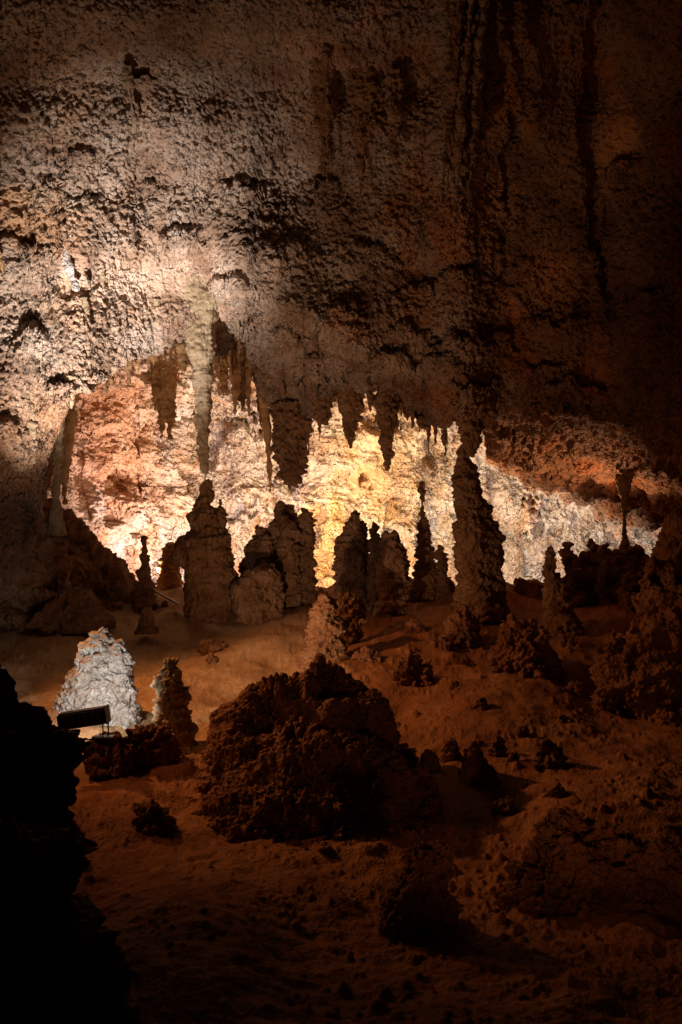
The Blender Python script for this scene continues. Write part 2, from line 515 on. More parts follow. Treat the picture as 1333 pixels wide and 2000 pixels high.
# ------------------------------------------------------------------ back chamber wall
BC = [-250, 60, 150, 260, 400, 600, 640, 800, 950, 1100, 1300, 1600]
BR = [500, 650, 800, 950, 1100, 1250]
BT = [
    [16.5, 19.5, 21.0, 22.0, 23.5, 24.0, 24.0, 24.0, 24.0, 24.0, 23.0, 20.0],
    [17.0, 19.8, 21.6, 22.8, 24.3, 24.8, 24.6, 24.6, 24.6, 24.6, 23.6, 20.5],
    [17.2, 20.0, 22.2, 23.8, 25.4, 25.8, 25.2, 25.6, 25.6, 25.6, 24.4, 21.0],
    [17.4, 20.2, 22.4, 24.4, 26.3, 26.4, 25.8, 26.4, 26.8, 26.4, 25.2, 21.5],
    [17.4, 20.2, 22.2, 24.4, 26.4, 26.6, 25.9, 26.6, 27.2, 26.6, 25.4, 21.5],
    [17.4, 20.0, 22.0, 24.0, 26.0, 26.2, 25.6, 26.2, 26.8, 26.2, 25.0, 21.5]]


def build_back():
    cols = np.arange(-250, 1600, 2.2)
    rows = np.arange(430, 1260, 2.2)
    px, py = np.meshgrid(cols, rows)
    D = interp2(px, py, BC, BR, BT)
    nr, nc = px.shape
    V = np.stack([(px - CX) / F * D, D, -(py - CY) / F * D], -1).reshape(-1, 3)
    PX, PY = px.ravel(), py.ravel()
    n = normals_of_grid(V, nr, nc)
    if (n * V).sum() > 0:
        n = -n
    low = fbm(V, 2.2, 4, 61)
    mid = fbm(V, 0.7, 4, 65)
    pc = packed(V, 0.19, 63)
    pc2 = popcorn(V, 0.095, 67)
    bul = 0.35 * np.exp(-((PX - 632 - 0.05 * (PY - 1000)) / 34.0) ** 2) * smooth(900, 1000, PY) + 0.5 * np.exp(-((PX - 335) / 30.0) ** 2) * smooth(600, 800, PY) + 0.7 * np.exp(-((PX - 1040) / 26.0) ** 2) * smooth(900, 1000, PY) + 0.6 * np.exp(-((PX - 230) / 60.0) ** 2) + 0.8 * np.exp(-((PX - 800) / 22.0) ** 2) * smooth(860, 940, PY)
    sm = np.clip(blob(PX, PY, 210, 850, 110, 120) * 0.6 + blob(PX, PY, 632, 1080, 30, 90) * 0.9 + blob(PX, PY, 700, 900, 120, 120) * 0.35, 0, 0.85)
    q = V.copy()
    q[:, 2] *= 0.18
    q[:, 0] += V[:, 2] * 0.25
    flute = fbm(q, 0.4, 3, 71)
    d = 0.75 * low + 0.25 * mid + (1 - sm) * (0.25 * pc + 0.14 * pc2) + 0.25 * flute + bul + 0.2 * popcorn(V, 0.5, 69)
    V = V + n * d[:, None]
    nz = fbm(V, 0.9, 4, 81)
    hole = smooth(0.16, 0.34, fbm(V, 0.8, 4, 83))
    V = V - n * (0.55 * hole)[:, None]
    base = np.ones((len(V), 3))
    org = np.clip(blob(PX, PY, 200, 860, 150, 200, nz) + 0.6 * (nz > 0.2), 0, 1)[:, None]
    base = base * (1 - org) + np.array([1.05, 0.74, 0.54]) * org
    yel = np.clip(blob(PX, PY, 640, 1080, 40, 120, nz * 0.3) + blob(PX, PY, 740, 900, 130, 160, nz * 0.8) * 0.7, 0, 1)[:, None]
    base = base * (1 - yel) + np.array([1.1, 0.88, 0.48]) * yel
    me = make_mesh('cave_wall', V, grid_faces(nr, nc), MATS['back_wall_rock'], tint=base)
    structure('cave_wall', me)


# ------------------------------------------------------------------ floor
FY = [2.0, 4.0, 5.8, 8.0, 11.0, 14.0, 17.0, 19.0, 20.5, 22.0, 26.0, 32.0]
FZ = [-3.35, -3.35, -3.35, -3.22, -2.86, -2.46, -1.95, -1.62, -1.75, -2.3, -2.6, -2.6]


def floor_base(x, y):
    z = np.interp(y, FY, FZ)
    # gentle dunes: high to the centre right, a trough on the left path, lower far right
    z = z + 0.16 * np.exp(-((x - 2.4) / 1.6) ** 2 - ((y - 16.0) / 2.5) ** 2)
    z = z - 0.16 * np.exp(-((x + 3.4) / 1.2) ** 2 - ((y - 18.5) / 3.5) ** 2)
    z = z - 0.25 * np.exp(-((x - 6.5) / 2.2) ** 2 - ((y - 15) / 3.0) ** 2)
    z = z + np.exp(-((y - 19.0) / 0.9) ** 2) * (0.07 * np.sin(x * 1.9 + 0.6) + 0.05 * np.sin(x * 4.7) + 0.04 * np.sin(x * 9.1 + 2))
    z = z + 0.10 * np.sin(x * 1.1 + y * 0.5) * np.exp(-((y - 10) / 6.0) ** 2) + 0.06 * np.sin(x * 2.3 - y * 1.4 + 1)
    return z


def floor_Y(px, py):
    """depth where the floor shows at a pixel"""
    Y = np.linspace(4.0, 19.0, 1500)
    x = (px - CX) / F * Y
    q = CY - floor_base(x, Y) / Y * F
    i = np.argmax(q < py) if (q < py).any() else len(Y) - 1
    return Y[i]


def build_floor():
    rows = [3.0]
    while rows[-1] < 30:
        y = rows[-1]
        rows.append(y + max(0.010, y * y * 0.00042) * (1 if y < 20 else 3))
    rows = np.array(rows)
    cols = np.arange(-350, 1690, 2.6)
    px, Y = np.meshgrid(cols, rows)
    X = (px - CX) / F * Y
    # spread the near rows so the floor also reaches to the sides
    X = X * (1 + 0.25 * np.exp(-(Y - 3) / 3))
    Z = floor_base(X, Y)
    nr, nc = X.shape
    v = np.stack([X, Y, Z], -1).reshape(-1, 3)
    lowm = fbm(v, 1.3, 4, 101)
    mid = fbm(v, 0.35, 4, 103)
    fine = fbm(v, 0.08, 3, 105)
    d1, r1 = worley(v, 0.16, 110)
    peb = np.sqrt(np.clip(1 - (d1 / (0.15 + 0.30 * r1)) ** 2, 0, 1)) * (r1 > 0.4) * smooth(-0.15, 0.35, fbm(v, 0.9, 3, 113))
    d2, r2 = worley(v, 0.07, 120)
    peb2 = np.sqrt(np.clip(1 - (d2 / (0.2 + 0.3 * r2)) ** 2, 0, 1)) * (r2 > 0.5) * smooth(-0.3, 0.3, fbm(v, 0.6, 3, 123))
    rip = fbm(v * np.array([1.0, 2.4, 1.0]), 0.22, 4, 107)
    cst = np.exp(-((v[:, 1] - 19.0) / 0.8) ** 2)
    v[:, 2] += cst * (0.07 * popcorn(v, 0.3, 140) + 0.04 * mid)
    v[:, 2] += 0.14 * lowm + 0.05 * mid + 0.028 * rip + 0.006 * fine + 0.075 * peb * smooth(-0.05, 0.3, mid) + 0.028 * peb2
    v[:, 2] += 0.10 * popcorn(v, 0.42, 151) * smooth(0.1, 0.45, fbm(v, 1.4, 3, 153)) * smooth(7.5, 10, v[:, 1])
    nz = fbm(v, 1.2, 4, 131)
    base = np.ones((len(v), 3))
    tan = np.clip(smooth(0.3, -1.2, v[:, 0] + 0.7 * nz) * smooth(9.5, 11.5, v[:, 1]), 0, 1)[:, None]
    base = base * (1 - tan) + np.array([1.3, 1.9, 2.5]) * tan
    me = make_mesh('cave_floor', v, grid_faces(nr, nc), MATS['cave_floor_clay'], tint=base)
    structure('cave_floor', me)


# ------------------------------------------------------------------ bodies of rock
def loft(v, f, slices, Y, dr, lean=0.0):
    """closed loft through (py, left px, right px) slices at depth Y"""
    s = sorted(slices)
    ys = np.array([a[0] for a in s], float)
    Ls = np.array([a[1] for a in s], float)
    Rs = np.array([a[2] for a in s], float)
    h = (ys[-1] - ys[0])
    n = max(10, int(h / 6))
    t = np.linspace(ys[0], ys[-1], n)
    L = np.interp(t, ys, Ls)
    R = np.interp(t, ys, Rs)
    m = 20
    b = len(v)
    for j in range(n):
        c = (L[j] + R[j]) / 2
        r = max(1.0, (R[j] - L[j]) / 2)
        yc = Y + lean * (t[j] - ys[-1]) / F * Y
        for q in range(m):
            a = 2 * math.pi * q / m
            yy = yc + math.sin(a) * r / F * Y * dr
            v.append(((c - CX) / F * Y + math.cos(a) * r / F * Y, yy, -(t[j] - CY) / F * Y))
    for j in range(n - 1):
        for q in range(m):
            p, r2 = b + j * m + q, b + j * m + (q + 1) % m
            f.append((p, r2, r2 + m, p + m))
    f.append(tuple(b + q for q in range(m))[::-1])
    f.append(tuple(b + (n - 1) * m + q for q in range(m)))


THINGS = []


def body(name, label, cat, parts, mat, knob=0.14, amp=0.06, low=0.06, flute=0.0, fine=0.02, tiers=None, seed=None, group=None, hang=False, vox=1.15, bumps=1.0, crag=1.0):
    """parts: list of (Y, depth ratio, slices[, lean]); welded into one rock by a voxel remesh, then knobbled"""
    v, f = [], []
    for p in parts:
        if cat == 'stalagmite':
            e = sorted(p[2])[-1]
            w2 = e[2] - e[1]
            p = (p[0], p[1], [q for q in p[2] if q[0] < e[0]] + [(e[0] - 22, e[1] - w2 * 0.05, e[2] + w2 * 0.05), (e[0], e[1] - w2 * 0.22, e[2] + w2 * 0.22)], *p[3:])
        loft(v, f, p[2], p[0], p[1], p[3] if len(p) > 3 else 0.0)
    me = bpy.data.meshes.new(name)
    me.from_pydata(v, [], f)
    o = bpy.data.objects.new(name, me)
    C.objects.link(o)
    Ym = parts[0][0]
    r = o.modifiers.new('r', 'REMESH')
    r.mode = 'VOXEL'
    r.voxel_size = max(0.006, Ym / 887.0 * vox)
    r.use_smooth_shade = True
    dg = bpy.context.evaluated_depsgraph_get()
    me2 = bpy.data.meshes.new_from_object(o.evaluated_get(dg))
    o.modifiers.clear()
    o.data = me2
    bpy.data.meshes.remove(me)
    me2.name = name
    nv = len(me2.vertices)
    co = np.zeros(nv * 3, np.float32)
    me2.vertices.foreach_get('co', co)
    no = np.zeros(nv * 3, np.float32)
    me2.vertex_normals.foreach_get('vector', no)
    co, no = co.reshape(-1, 3).astype(np.float64), no.reshape(-1, 3)
    sd = seed if seed is not None else (sum(map(ord, label)) % 900)
    off = np.array([sd * 1.7, 0, sd * 0.9])
    q = co + off
    am = np.clip(1.0 + 0.9 * fbm(q, knob * 4, 2, sd + 20), 0.25, 1.8)
    if cat in ('rock', 'boulder', 'rock mound', 'rock mass', 'rock ridge', 'rock outcrop', 'rock slope'):
        ext = float(max(co.max(0) - co.min(0)))
        cr = 1 - 2 * np.abs(fbm(q, ext * 0.28, 4, sd + 60, 0.55)) * 1.6
        low2 = min(0.22, ext * 0.085) * crag
        co = co + no * (low2 * (cr - 0.5))[:, None]
        am = am * (0.25 + 0.9 * smooth(-0.2, 0.35, fbm(q, max(0.3, knob * 5), 3, sd + 70)))
    else:
        g3 = 0.05 if cat != 'stalagmite' else 0.085
        co = co + no * (g3 * fbm(q * np.array([1, 1, 2.6]), 0.34, 3, sd + 61))[:, None]
        if cat == 'stalagmite':
            wobj = float(co[:, 0].max() - co[:, 0].min())
            rz = (co[:, 2] + 0.2 * fbm(q, 0.5, 3, sd + 62)) / (0.16 + 0.14 * (sd % 7) / 7)
            rt = rz - np.floor(rz)
            co = co + no * (0.026 * min(1.0, wobj / 1.1) * (1 - rt) * smooth(0, 0.15, rt) * (0.4 + smooth(-0.3, 0.4, fbm(q, 0.5, 2, sd + 63))))[:, None]
    d = low * fbm(q, max(0.25, knob * 3.2), 3, sd) + amp * am * (1.4 * (popcorn(q, knob, sd) - 0.4) + 0.9 * (popcorn(q, knob * 0.5, sd + 4) - 0.4)) + fine * (popcorn(q, knob * 0.27, sd + 6) - 0.4) + 0.35 * amp * fbm(q, knob * 0.3, 3, sd + 30)
    if flute:
        g = q.copy()
        g[:, 2] *= 0.07
        d += flute * fbm(g, 0.10, 3, sd + 9)
    if tiers:
        zz = co[:, 2] + 0.10 * fbm(q, 0.45, 3, sd + 3)
        for kz, (tz, ta, th) in enumerate(tiers):
            t = (tz - zz) / th
            d += ta * (0.55 + 0.9 * fbm(q * np.array([1, 1, 0.1]), 0.35, 2, sd + 40 + kz)) * smooth(0, 0.10, t) * (1 - smooth(0.25, 1.0, t))
    co = co + no * d[:, None]
    base = Vector((float(co[:, 0].mean()), float(co[:, 1].mean()), float(co[:, 2].max() if hang else co[:, 2].min())))
    co = co - np.array(base)
    me2.vertices.foreach_set('co', co.astype(np.float32).ravel())
    me2.update()
    me2.polygons.foreach_set('use_smooth', np.ones(len(me2.polygons), bool))
    me2.materials.clear()
    me2.materials.append(MATS[mat])
    o.location = base
    o['label'] = label
    o['category'] = cat
    if group:
        o['group'] = group
    THINGS.append(o)
    return o


build_front()
build_back()
build_floor()

SG = 'stalagmites standing between the cave floor and the bright chamber'
body('stalagmite', 'tall tiered brown stalagmite with draped flanks under the longest pale stalactite', 'stalagmite', [
    (17.0, 0.9, [(935, 398, 408), (950, 391, 414), (985, 383, 419), (1000, 375, 424), (1035, 370, 436), (1050, 354, 444), (1090, 351, 452), (1110, 360, 457), (1150, 367, 460), (1190, 368, 454), (1215, 363, 450), (1250, 358, 456)]),
    (17.0, 0.9, [(975, 424, 433), (1010, 420, 437), (1080, 400, 440)])],
    'brown_rock', 0.13, 0.035, 0.05, flute=0.09, tiers=[(0.12, 0.05, 0.3), (-0.02, 0.09, 0.25), (-0.45, 0.10, 0.4), (-0.72, 0.10, 0.4), (-1.30, 0.12, 0.55)], group=SG)
body('stalagmite', 'broad dark massif of knobbly stalagmites left of the yellow gap', 'stalagmite', [
    (17.8, 0.7, [(983, 545, 562), (1000, 534, 574), (1040, 524, 590), (1100, 504, 603), (1160, 495, 608), (1240, 490, 605)]),
    (17.5, 0.8, [(1050, 512, 528), (1075, 506, 536), (1120, 502, 545), (1240, 500, 550)]),
    (17.4, 0.8, [(1012, 556, 570), (1040, 550, 578), (1090, 548, 584), (1240, 545, 590)]),
    (17.7, 0.8, [(1032, 497, 520), (1060, 489, 530), (1100, 474, 540), (1240, 468, 545)]),
    (17.6, 0.9, [(995, 590, 600), (1010, 586, 610), (1060, 581, 613), (1120, 579, 616), (1240, 574, 614)])],
    'brown_rock', 0.16, 0.10, 0.05, group=SG)
body('boulder', 'rounded brown boulder with a smooth lower face and knobbly crown', 'boulder', [
    (16.6, 0.8, [(1103, 520, 538), (1120, 480, 545), (1150, 452, 550), (1180, 456, 554), (1210, 470, 550), (1240, 486, 530), (1262, 490, 530)])],
    'brown_rock', 0.17, 0.05, 0.05)
body('stalagmite', 'squat knobbly stalagmite with a rounded peak right of the yellow gap', 'stalagmite', [
    (17.4, 0.8, [(1000, 682, 700), (1020, 673, 713), (1040, 666, 718), (1060, 655, 720), (1130, 654, 728), (1230, 655, 730)])],
    'brown_rock', 0.17, 0.10, 0.05, group=SG)
body('stalagmite', 'slim dark stalagmite squeezed between two knobbly stalagmites', 'stalagmite', [
    (17.2, 0.8, [(1024, 727, 735), (1045, 721, 743), (1100, 719, 746), (1220, 716, 745)])],
    'brown_rock', 0.14, 0.07, 0.03, group=SG)
body('stalagmite', 'flat-topped knobbly stalagmite sloping down to the tan floor edge', 'stalagmite', [
    (16.9, 0.8, [(1042, 752, 778), (1060, 744, 787), (1100, 741, 796), (1150, 737, 798), (1190, 732, 790), (1235, 728, 782)])],
    'brown_rock', 0.16, 0.08, 0.05, group=SG)
body('stalagmite', 'pale brown stalagmite stump rising behind the dark central mound', 'stalagmite', [
    (14.3, 0.8, [(1165, 624, 644), (1185, 612, 658), (1230, 606, 664), (1270, 592, 676), (1310, 582, 684), (1360, 576, 694)])],
    'brown_rock', 0.13, 0.07, 0.05, group=SG)
body('boulder', 'mottled boulder leaning against the back of the pale brown stump', 'boulder', [
    (15.2, 0.8, [(1160, 664, 688), (1177, 652, 710), (1210, 655, 719), (1270, 660, 705)])],
    'brown_rock', 0.14, 0.07, 0.05)
body('stalagmite', 'thin finger stalagmite with a bulbous tip standing before the amber wall', 'stalagmite', [
    (18.0, 0.9, [(946, 821, 828), (960, 818, 832), (988, 818, 831), (1010, 820, 832), (1040, 818, 841), (1060, 817, 846), (1100, 813, 850), (1130, 806, 858), (1200, 800, 870)])],
    'brown_rock', 0.11, 0.045, 0.03, group=SG)
body('stalagmite', 'short stub stalagmite between the thin finger and the tallest dark column', 'stalagmite', [
    (17.9, 0.9, [(1067, 856, 867), (1080, 853, 871), (1120, 852, 876), (1200, 848, 882)])],
    'brown_rock', 0.12, 0.05, 0.03, group=SG)
body('stalagmite', 'tallest dark column stalagmite with a bulging right shoulder', 'stalagmite', [
    (16.5, 0.85, [(873, 899, 907), (882, 895, 912), (894, 893, 918), (920, 890, 926), (950, 888, 932), (1000, 889, 943), (1050, 890, 955), (1100, 891, 960), (1160, 892, 965), (1210, 885, 968)]),
    (16.6, 0.8, [(895, 913, 925), (950, 918, 938), (1000, 925, 957), (1040, 930, 975), (1080, 930, 985), (1120, 932, 985), (1160, 910, 983), (1210, 895, 985)])],
    'brown_rock', 0.13, 0.06, 0.05, group=SG)
body('stalagmite', 'small cone stalagmite in front of the pale grey far wall on the right', 'stalagmite', [
    (16.0, 0.9, [(1066, 1067, 1077), (1080, 1063, 1083), (1110, 1063, 1089), (1140, 1061, 1105), (1180, 1062, 1117), (1235, 1066, 1126)])],
    'brown_rock', 0.13, 0.06, 0.04, group=SG)
body('stalagmite', 'slender dark stalagmite on the rocky slope left of the tiered stalagmite', 'stalagmite', [
    (18.2, 0.9, [(1050, 280, 286), (1080, 276, 291), (1105, 272, 296), (1140, 268, 300), (1200, 262, 306)])],
    'brown_rock', 0.11, 0.045, 0.03, group=SG)
body('stalagmite', 'tiny dark knobbed stub standing alone on the sandy path', 'stalagmite', [
    (15.6, 0.9, [(1184, 280, 298), (1197, 274, 303), (1208, 280, 298), (1220, 281, 295), (1236, 272, 302)])],
    'brown_rock', 0.10, 0.035, 0.03)
body('stalagmite', 'stout orange-brown lump behind the path beside the tiered stalagmite', 'stalagmite', [
    (20.0, 0.9, [(1060, 327, 339), (1090, 316, 350), (1130, 310, 354), (1190, 305, 356)])],
    'amber_calcite', 0.15, 0.06, 0.04)

# right ridge and the thin column on it
body('rock_ridge', 'reddish knobbly rock ridge below the far right opening', 'rock ridge', [
    (18.5, 0.7, [(1078, 1150, 1180), (1090, 1130, 1215), (1115, 1106, 1290), (1150, 1098, 1380), (1230, 1098, 1400)]),
    (18.6, 0.8, [(1062, 1150, 1168), (1080, 1143, 1180), (1150, 1130, 1200)]),
    (18.7, 0.8, [(1070, 1192, 1206), (1085, 1186, 1216), (1150, 1170, 1240)]),
    (18.3, 0.8, [(1074, 1232, 1252), (1095, 1226, 1268), (1150, 1210, 1300)]),
    (18.0, 0.8, [(1105, 1118, 1134), (1125, 1110, 1146), (1200, 1100, 1170)]),
    (18.2, 0.8, [(1062, 1105, 1110), (1090, 1100, 1117), (1160, 1090, 1130)])],
    'red_rock', 0.17, 0.11, 0.08)
body('cave_column', 'thin straight column joining the low roof to the reddish ridge', 'column', [
    (18.4, 0.9, [(930, 1204, 1236), (975, 1213, 1226), (1010, 1215, 1224), (1050, 1216, 1226), (1085, 1208, 1236)])],
    'brown_rock', 0.10, 0.02, 0.02, flute=0.03)
body('rock_mass', 'huge shadowed knobbly rock mass at the right edge of the floor', 'rock mass', [
    (12.6, 0.6, [(1150, 1270, 1420), (1200, 1235, 1440), (1240, 1205, 1440), (1290, 1168, 1440), (1350, 1158, 1440), (1420, 1152, 1440), (1465, 1165, 1430), (1500, 1210, 1420)]),
    (13.4, 0.7, [(1005, 1318, 1420), (1050, 1296, 1450), (1120, 1276, 1450), (1250, 1260, 1450)]),
    (13.1, 0.8, [(1085, 1262, 1290), (1120, 1250, 1310), (1250, 1235, 1320)]),
    (12.7, 0.8, [(1225, 1185, 1215), (1260, 1175, 1230), (1350, 1160, 1260)])],
    'red_rock', 0.14, 0.10, 0.10)

# left outcrop
body('rock_outcrop', 'big rounded grey-brown outcrop below the left wall', 'rock outcrop', [
    (16.2, 0.6, [(930, -40, 50), (980, -70, 78), (1030, -80, 104), (1060, -90, 122), (1100, -90, 130), (1150, -90, 128), (1200, -90, 140), (1270, -80, 130)]),
    (15.9, 0.7, [(1150, 60, 150), (1180, 60, 200), (1210, 50, 216), (1240, 40, 200), (1265, 60, 180)])],
    'brown_rock', 0.16, 0.09, 0.12)
body('rock_slope', 'orange-brown rubble slope running down from the left columns to the path', 'rock slope', [
    (18.6, 0.5, [(985, 50, 118), (1010, 50, 145), (1050, 50, 185), (1090, 50, 215), (1130, 50, 255), (1170, 60, 272), (1230, 80, 275)]),
    (17.8, 0.6, [(1100, 130, 170), (1140, 110, 215), (1200, 100, 240)]),
    (18.2, 0.6, [(1060, 100, 150), (1110, 80, 190), (1200, 80, 230)])],
    'brown_rock', 0.15, 0.10, 0.14)

# white lit stalagmites and rocks near the floodlight
body('stalagmite', 'broad white knobbly stalagmite brightly lit by the floodlight', 'stalagmite', [
    (11.6, 0.7, [(1222, 198, 212), (1235, 184, 222), (1252, 168, 228), (1280, 150, 240), (1320, 140, 250), (1345, 124, 254), (1370, 116, 258), (1400, 114, 262), (1470, 115, 268)]),
    (11.5, 0.8, [(1246, 224, 242), (1262, 216, 250), (1300, 214, 258), (1400, 220, 266), (1470, 220, 270)])],
    'white_calcite', 0.11, 0.045, 0.06, fine=0.02)
body('stalagmite', 'small stalagmite with a white lit left side and dark right side', 'stalagmite', [
    (10.9, 0.8, [(1288, 327, 348), (1302, 314, 352), (1330, 303, 354), (1355, 302, 366), (1380, 304, 369), (1400, 304, 375), (1430, 307, 384), (1470, 320, 384)])],
    'tan_calcite', 0.09, 0.045, 0.03)
body('boulder', 'lumpy red-brown boulder at the foot of the half-lit small stalagmite', 'boulder', [
    (10.2, 0.8, [(1414, 268, 292), (1427, 257, 336), (1450, 252, 348), (1490, 256, 350)])],
    'red_rock', 0.12, 0.06, 0.04)
body('boulder', 'low red-brown boulder directly below the floodlight', 'boulder', [
    (10.0, 0.8, [(1436, 186, 246), (1452, 166, 262), (1480, 166, 272), (1505, 170, 275)])],
    'red_rock', 0.13, 0.06, 0.04)

# central mound and foreground
body('rock_mound', 'large dark red rock mound in the middle of the floor', 'rock mound', [
    (10.1, 0.75, [(1322, 515, 620), (1340, 484, 660), (1365, 466, 705), (1400, 436, 735), (1440, 412, 768), (1480, 390, 790), (1520, 376, 825), (1560, 366, 870), (1620, 380, 910)]),
    (10.2, 0.8, [(1296, 628, 650), (1312, 610, 676), (1360, 600, 735), (1450, 600, 772)]),
    (9.5, 0.75, [(1430, 560, 680), (1490, 475, 785), (1550, 405, 860), (1600, 370, 905), (1650, 350, 935)]),
    (10.0, 0.8, [(1352, 690, 735), (1370, 680, 758), (1420, 660, 778), (1520, 650, 800)]),
    (9.6, 0.8, [(1460, 590, 700), (1500, 560, 780), (1560, 540, 850), (1650, 540, 900)]),
    (9.6, 0.7, [(1496, 790, 836), (1530, 770, 866), (1600, 740, 925), (1680, 720, 980)])],
    'red_rock', 0.12, 0.10, 0.12, crag=0.45)
body('rock_mass', 'near-black foreground rock filling the left edge beside the floodlight', 'rock mass', [
    (6.6, 0.6, [(1190, -80, -50), (1222, -110, -14), (1250, -130, 2), (1300, -140, 34), (1345, -140, 40), (1370, -140, 68), (1400, -140, 84), (1430, -140, 112), (1480, -140, 132), (1520, -140, 152), (1600, -140, 152), (1800, -140, 160), (1900, -140, 160)])],
    'red_rock', 0.11, 0.06, 0.08)
body('boulder', 'black boulder in the lowest left corner of the foreground', 'boulder', [
    (5.3, 0.6, [(1615, -130, 90), (1650, -130, 128), (1750, -130, 165), (1900, -130, 215), (2080, -130, 260)])],
    'red_rock', 0.10, 0.05, 0.07)
body('boulder', 'wide shadowed boulder at the lower right of the floor', 'boulder', [
    (7.6, 0.7, [(1592, 1090, 1128), (1612, 1065, 1170), (1640, 1052, 1230), (1700, 1010, 1262), (1780, 980, 1285), (1840, 980, 1300)]),
    (7.5, 0.7, [(1650, 1200, 1290), (1700, 1200, 1340), (1800, 1200, 1380)])],
    'red_rock', 0.11, 0.06, 0.07)
body('boulder', 'steep dark boulder with a faintly lit crest at lower centre', 'boulder', [
    (7.2, 0.7, [(1652, 822, 858), (1670, 792, 882), (1720, 765, 890), (1790, 745, 890), (1850, 740, 895)])],
    'red_rock', 0.10, 0.05, 0.06)

# ------------------------------------------------------------------ rocks on the floor
RK = [  # top py, base py, left, right, label
    (1447, 1528, 898, 966, 'dark rounded rock in the lower middle right of the floor, beside the big mound', 1),
    (1442, 1478, 862, 902, 'small rock touching the upper left of the dark rounded rock', 0),
    (1438, 1472, 953, 988, 'small rock touching the upper right of the dark rounded rock', 0),
    (1450, 1512, 1036, 1112, 'two-lobed rock on the reddish sand in front of the right rock mass', 1),
    (1532, 1572, 1062, 1112, 'flat rock half sunk in sand below the two-lobed rock', 0),
    (1278, 1345, 764, 850, 'rounded cone-shaped rock on the sand right of the central mound', 1),
    (1215, 1330, 950, 1095, 'largest pyramid-shaped rock on the right slope', 2),
    (1190, 1265, 862, 942, 'rubbly rock on the slope just below the tallest dark column', 1),
    (1208, 1240, 788, 836, 'low dark rock on the slope left of the rubbly rock', 0),
    (1245, 1275, 836, 884, 'low rock below the rubbly rock on the slope', 0),
    (1238, 1262, 1092, 1132, 'small rock on the dark slope right of the largest pyramid-shaped rock', 0),
    (1325, 1352, 1088, 1150, 'low lumpy rock at the near foot of the right rock mass', 0),
    (1362, 1386, 916, 954, 'small pointed stone casting a shadow on the open sand', 0),
    (1268, 1292, 690, 748, 'low dark rock just behind the central mound on its right', 0),
    (1250, 1268, 385, 450, 'low lumpy rock on the path in front of the tiered stalagmite', 0),
    (1278, 1292, 402, 428, 'little stone on the sandy path below the lumpy rock', 0),
    (1172, 1190, 312, 332, 'small stone on the bright end of the path', 0),
    (1570, 1612, 250, 345, 'shadowed rock in the left foreground hollow', 1),
    (1462, 1500, 820, 858, 'small dark rock at the right foot of the central mound', 0),
    (1128, 1156, 1000, 1046, 'low rubble rock on the crest between the tallest dark column and the small cone stalagmite', 0),
    (1136, 1160, 1028, 1070, 'rubble rock touching the left foot of the small cone stalagmite', 0),
    (1120, 1168, 800, 838, 'pale brown rounded rock at the foot of the thin finger stalagmite', 0),
    (1126, 1160, 866, 892, 'small rounded rock at the left foot of the tallest dark column', 0),
    (1150, 1180, 612, 652, 'low rock at the foot of the yellow gap', 0),
    (1392, 1416, 1080, 1120, 'small dark stone on open sand left of the right rock mass foot', 0),
    (1330, 1350, 868, 905, 'flat stone on the sand between the cone-shaped rock and the small pointed stone', 0),
    (1300, 1322, 1130, 1165, 'stone at the upper foot of the right rock mass', 0),
    (1418, 1440, 1000, 1034, 'pebbly stone above the two-lobed rock on its left', 0),
    (1560, 1590, 960, 1010, 'dark stone below the dark rounded rock', 0),
    (1470, 1496, 985, 1016, 'stone lying between the dark rounded rock and the two-lobed rock', 0),
    (1205, 1225, 60, 120, 'low grey rock at the foot of the left outcrop', 0)]
for t, b, l, r, lab, big in RK:
    Y = floor_Y((l + r) / 2, b - (b - t) * 0.15)
    h = b - t
    cxm = (l + r) / 2 + (r - l) * (random.Random(t).random() - 0.5) * 0.3
    sl = [(t, cxm - (r - l) * 0.12, cxm + (r - l) * 0.12), (t + h * 0.15, cxm - (r - l) * 0.26, cxm + (r - l) * 0.26), (t + h * 0.45, l + (r - l) * 0.1, r - (r - l) * 0.1), (t + h * 0.8, l, r), (b + h * 0.3, l, r)]
    s = (r - l) / F * Y
    body('rock', lab, 'rock', [(Y, 0.8, sl)], 'red_rock' if l > 560 or b > 1400 else 'brown_rock', min(0.14, s * 0.3), min(0.07, s * 0.12), min(0.06, s * 0.1), fine=0.01, group='loose rocks on the cave floor')

# ------------------------------------------------------------------ stalactites
TG = 'stalactites along the lip of the ceiling'


def stal(label, slices, Y, mat='tan_calcite', knob=0.1, amp=0.02, flute=0.03, dr=0.9, low=0.02, name='stalactite', cat='stalactite', group=TG, extra=()):
    sl = sorted(slices)
    pa = np.array(sl, float)
    mid = (pa[0, 1] + pa[0, 2]) / 2
    lp = float(lip_y(mid))
    if Y < 17.05 and name == 'stalactite':
        # rooted in the lip of the ceiling
        Y = float(wall_depth(mid, lp)) + 0.12
        top = max(lp - 26, sl[0][0])
        sl = [(top, float(np.interp(top, pa[:, 0], pa[:, 1])), float(np.interp(top, pa[:, 0], pa[:, 2])))] + [q for q in sl if q[0] > top + 2]
    elif name == 'stalactite':
        Y = max(Y, float(wall_depth(mid, lp)) + 0.75) if Y > 17.1 else float(wall_depth(mid, 630)) - 0.05
        w0 = pa[0, 2] - pa[0, 1]
        sl = [(sl[0][0] - 60, pa[0, 1] - 0.15 * w0, pa[0, 2] + 0.15 * w0)] + sl
    return body(name, label, cat, [(Y, dr, sl)] + [(Y + y - extra[0][0] + 0.1, d, s) for y, d, s in extra], mat, knob, amp, low, flute=flute, fine=0.008, group=group, hang=True)


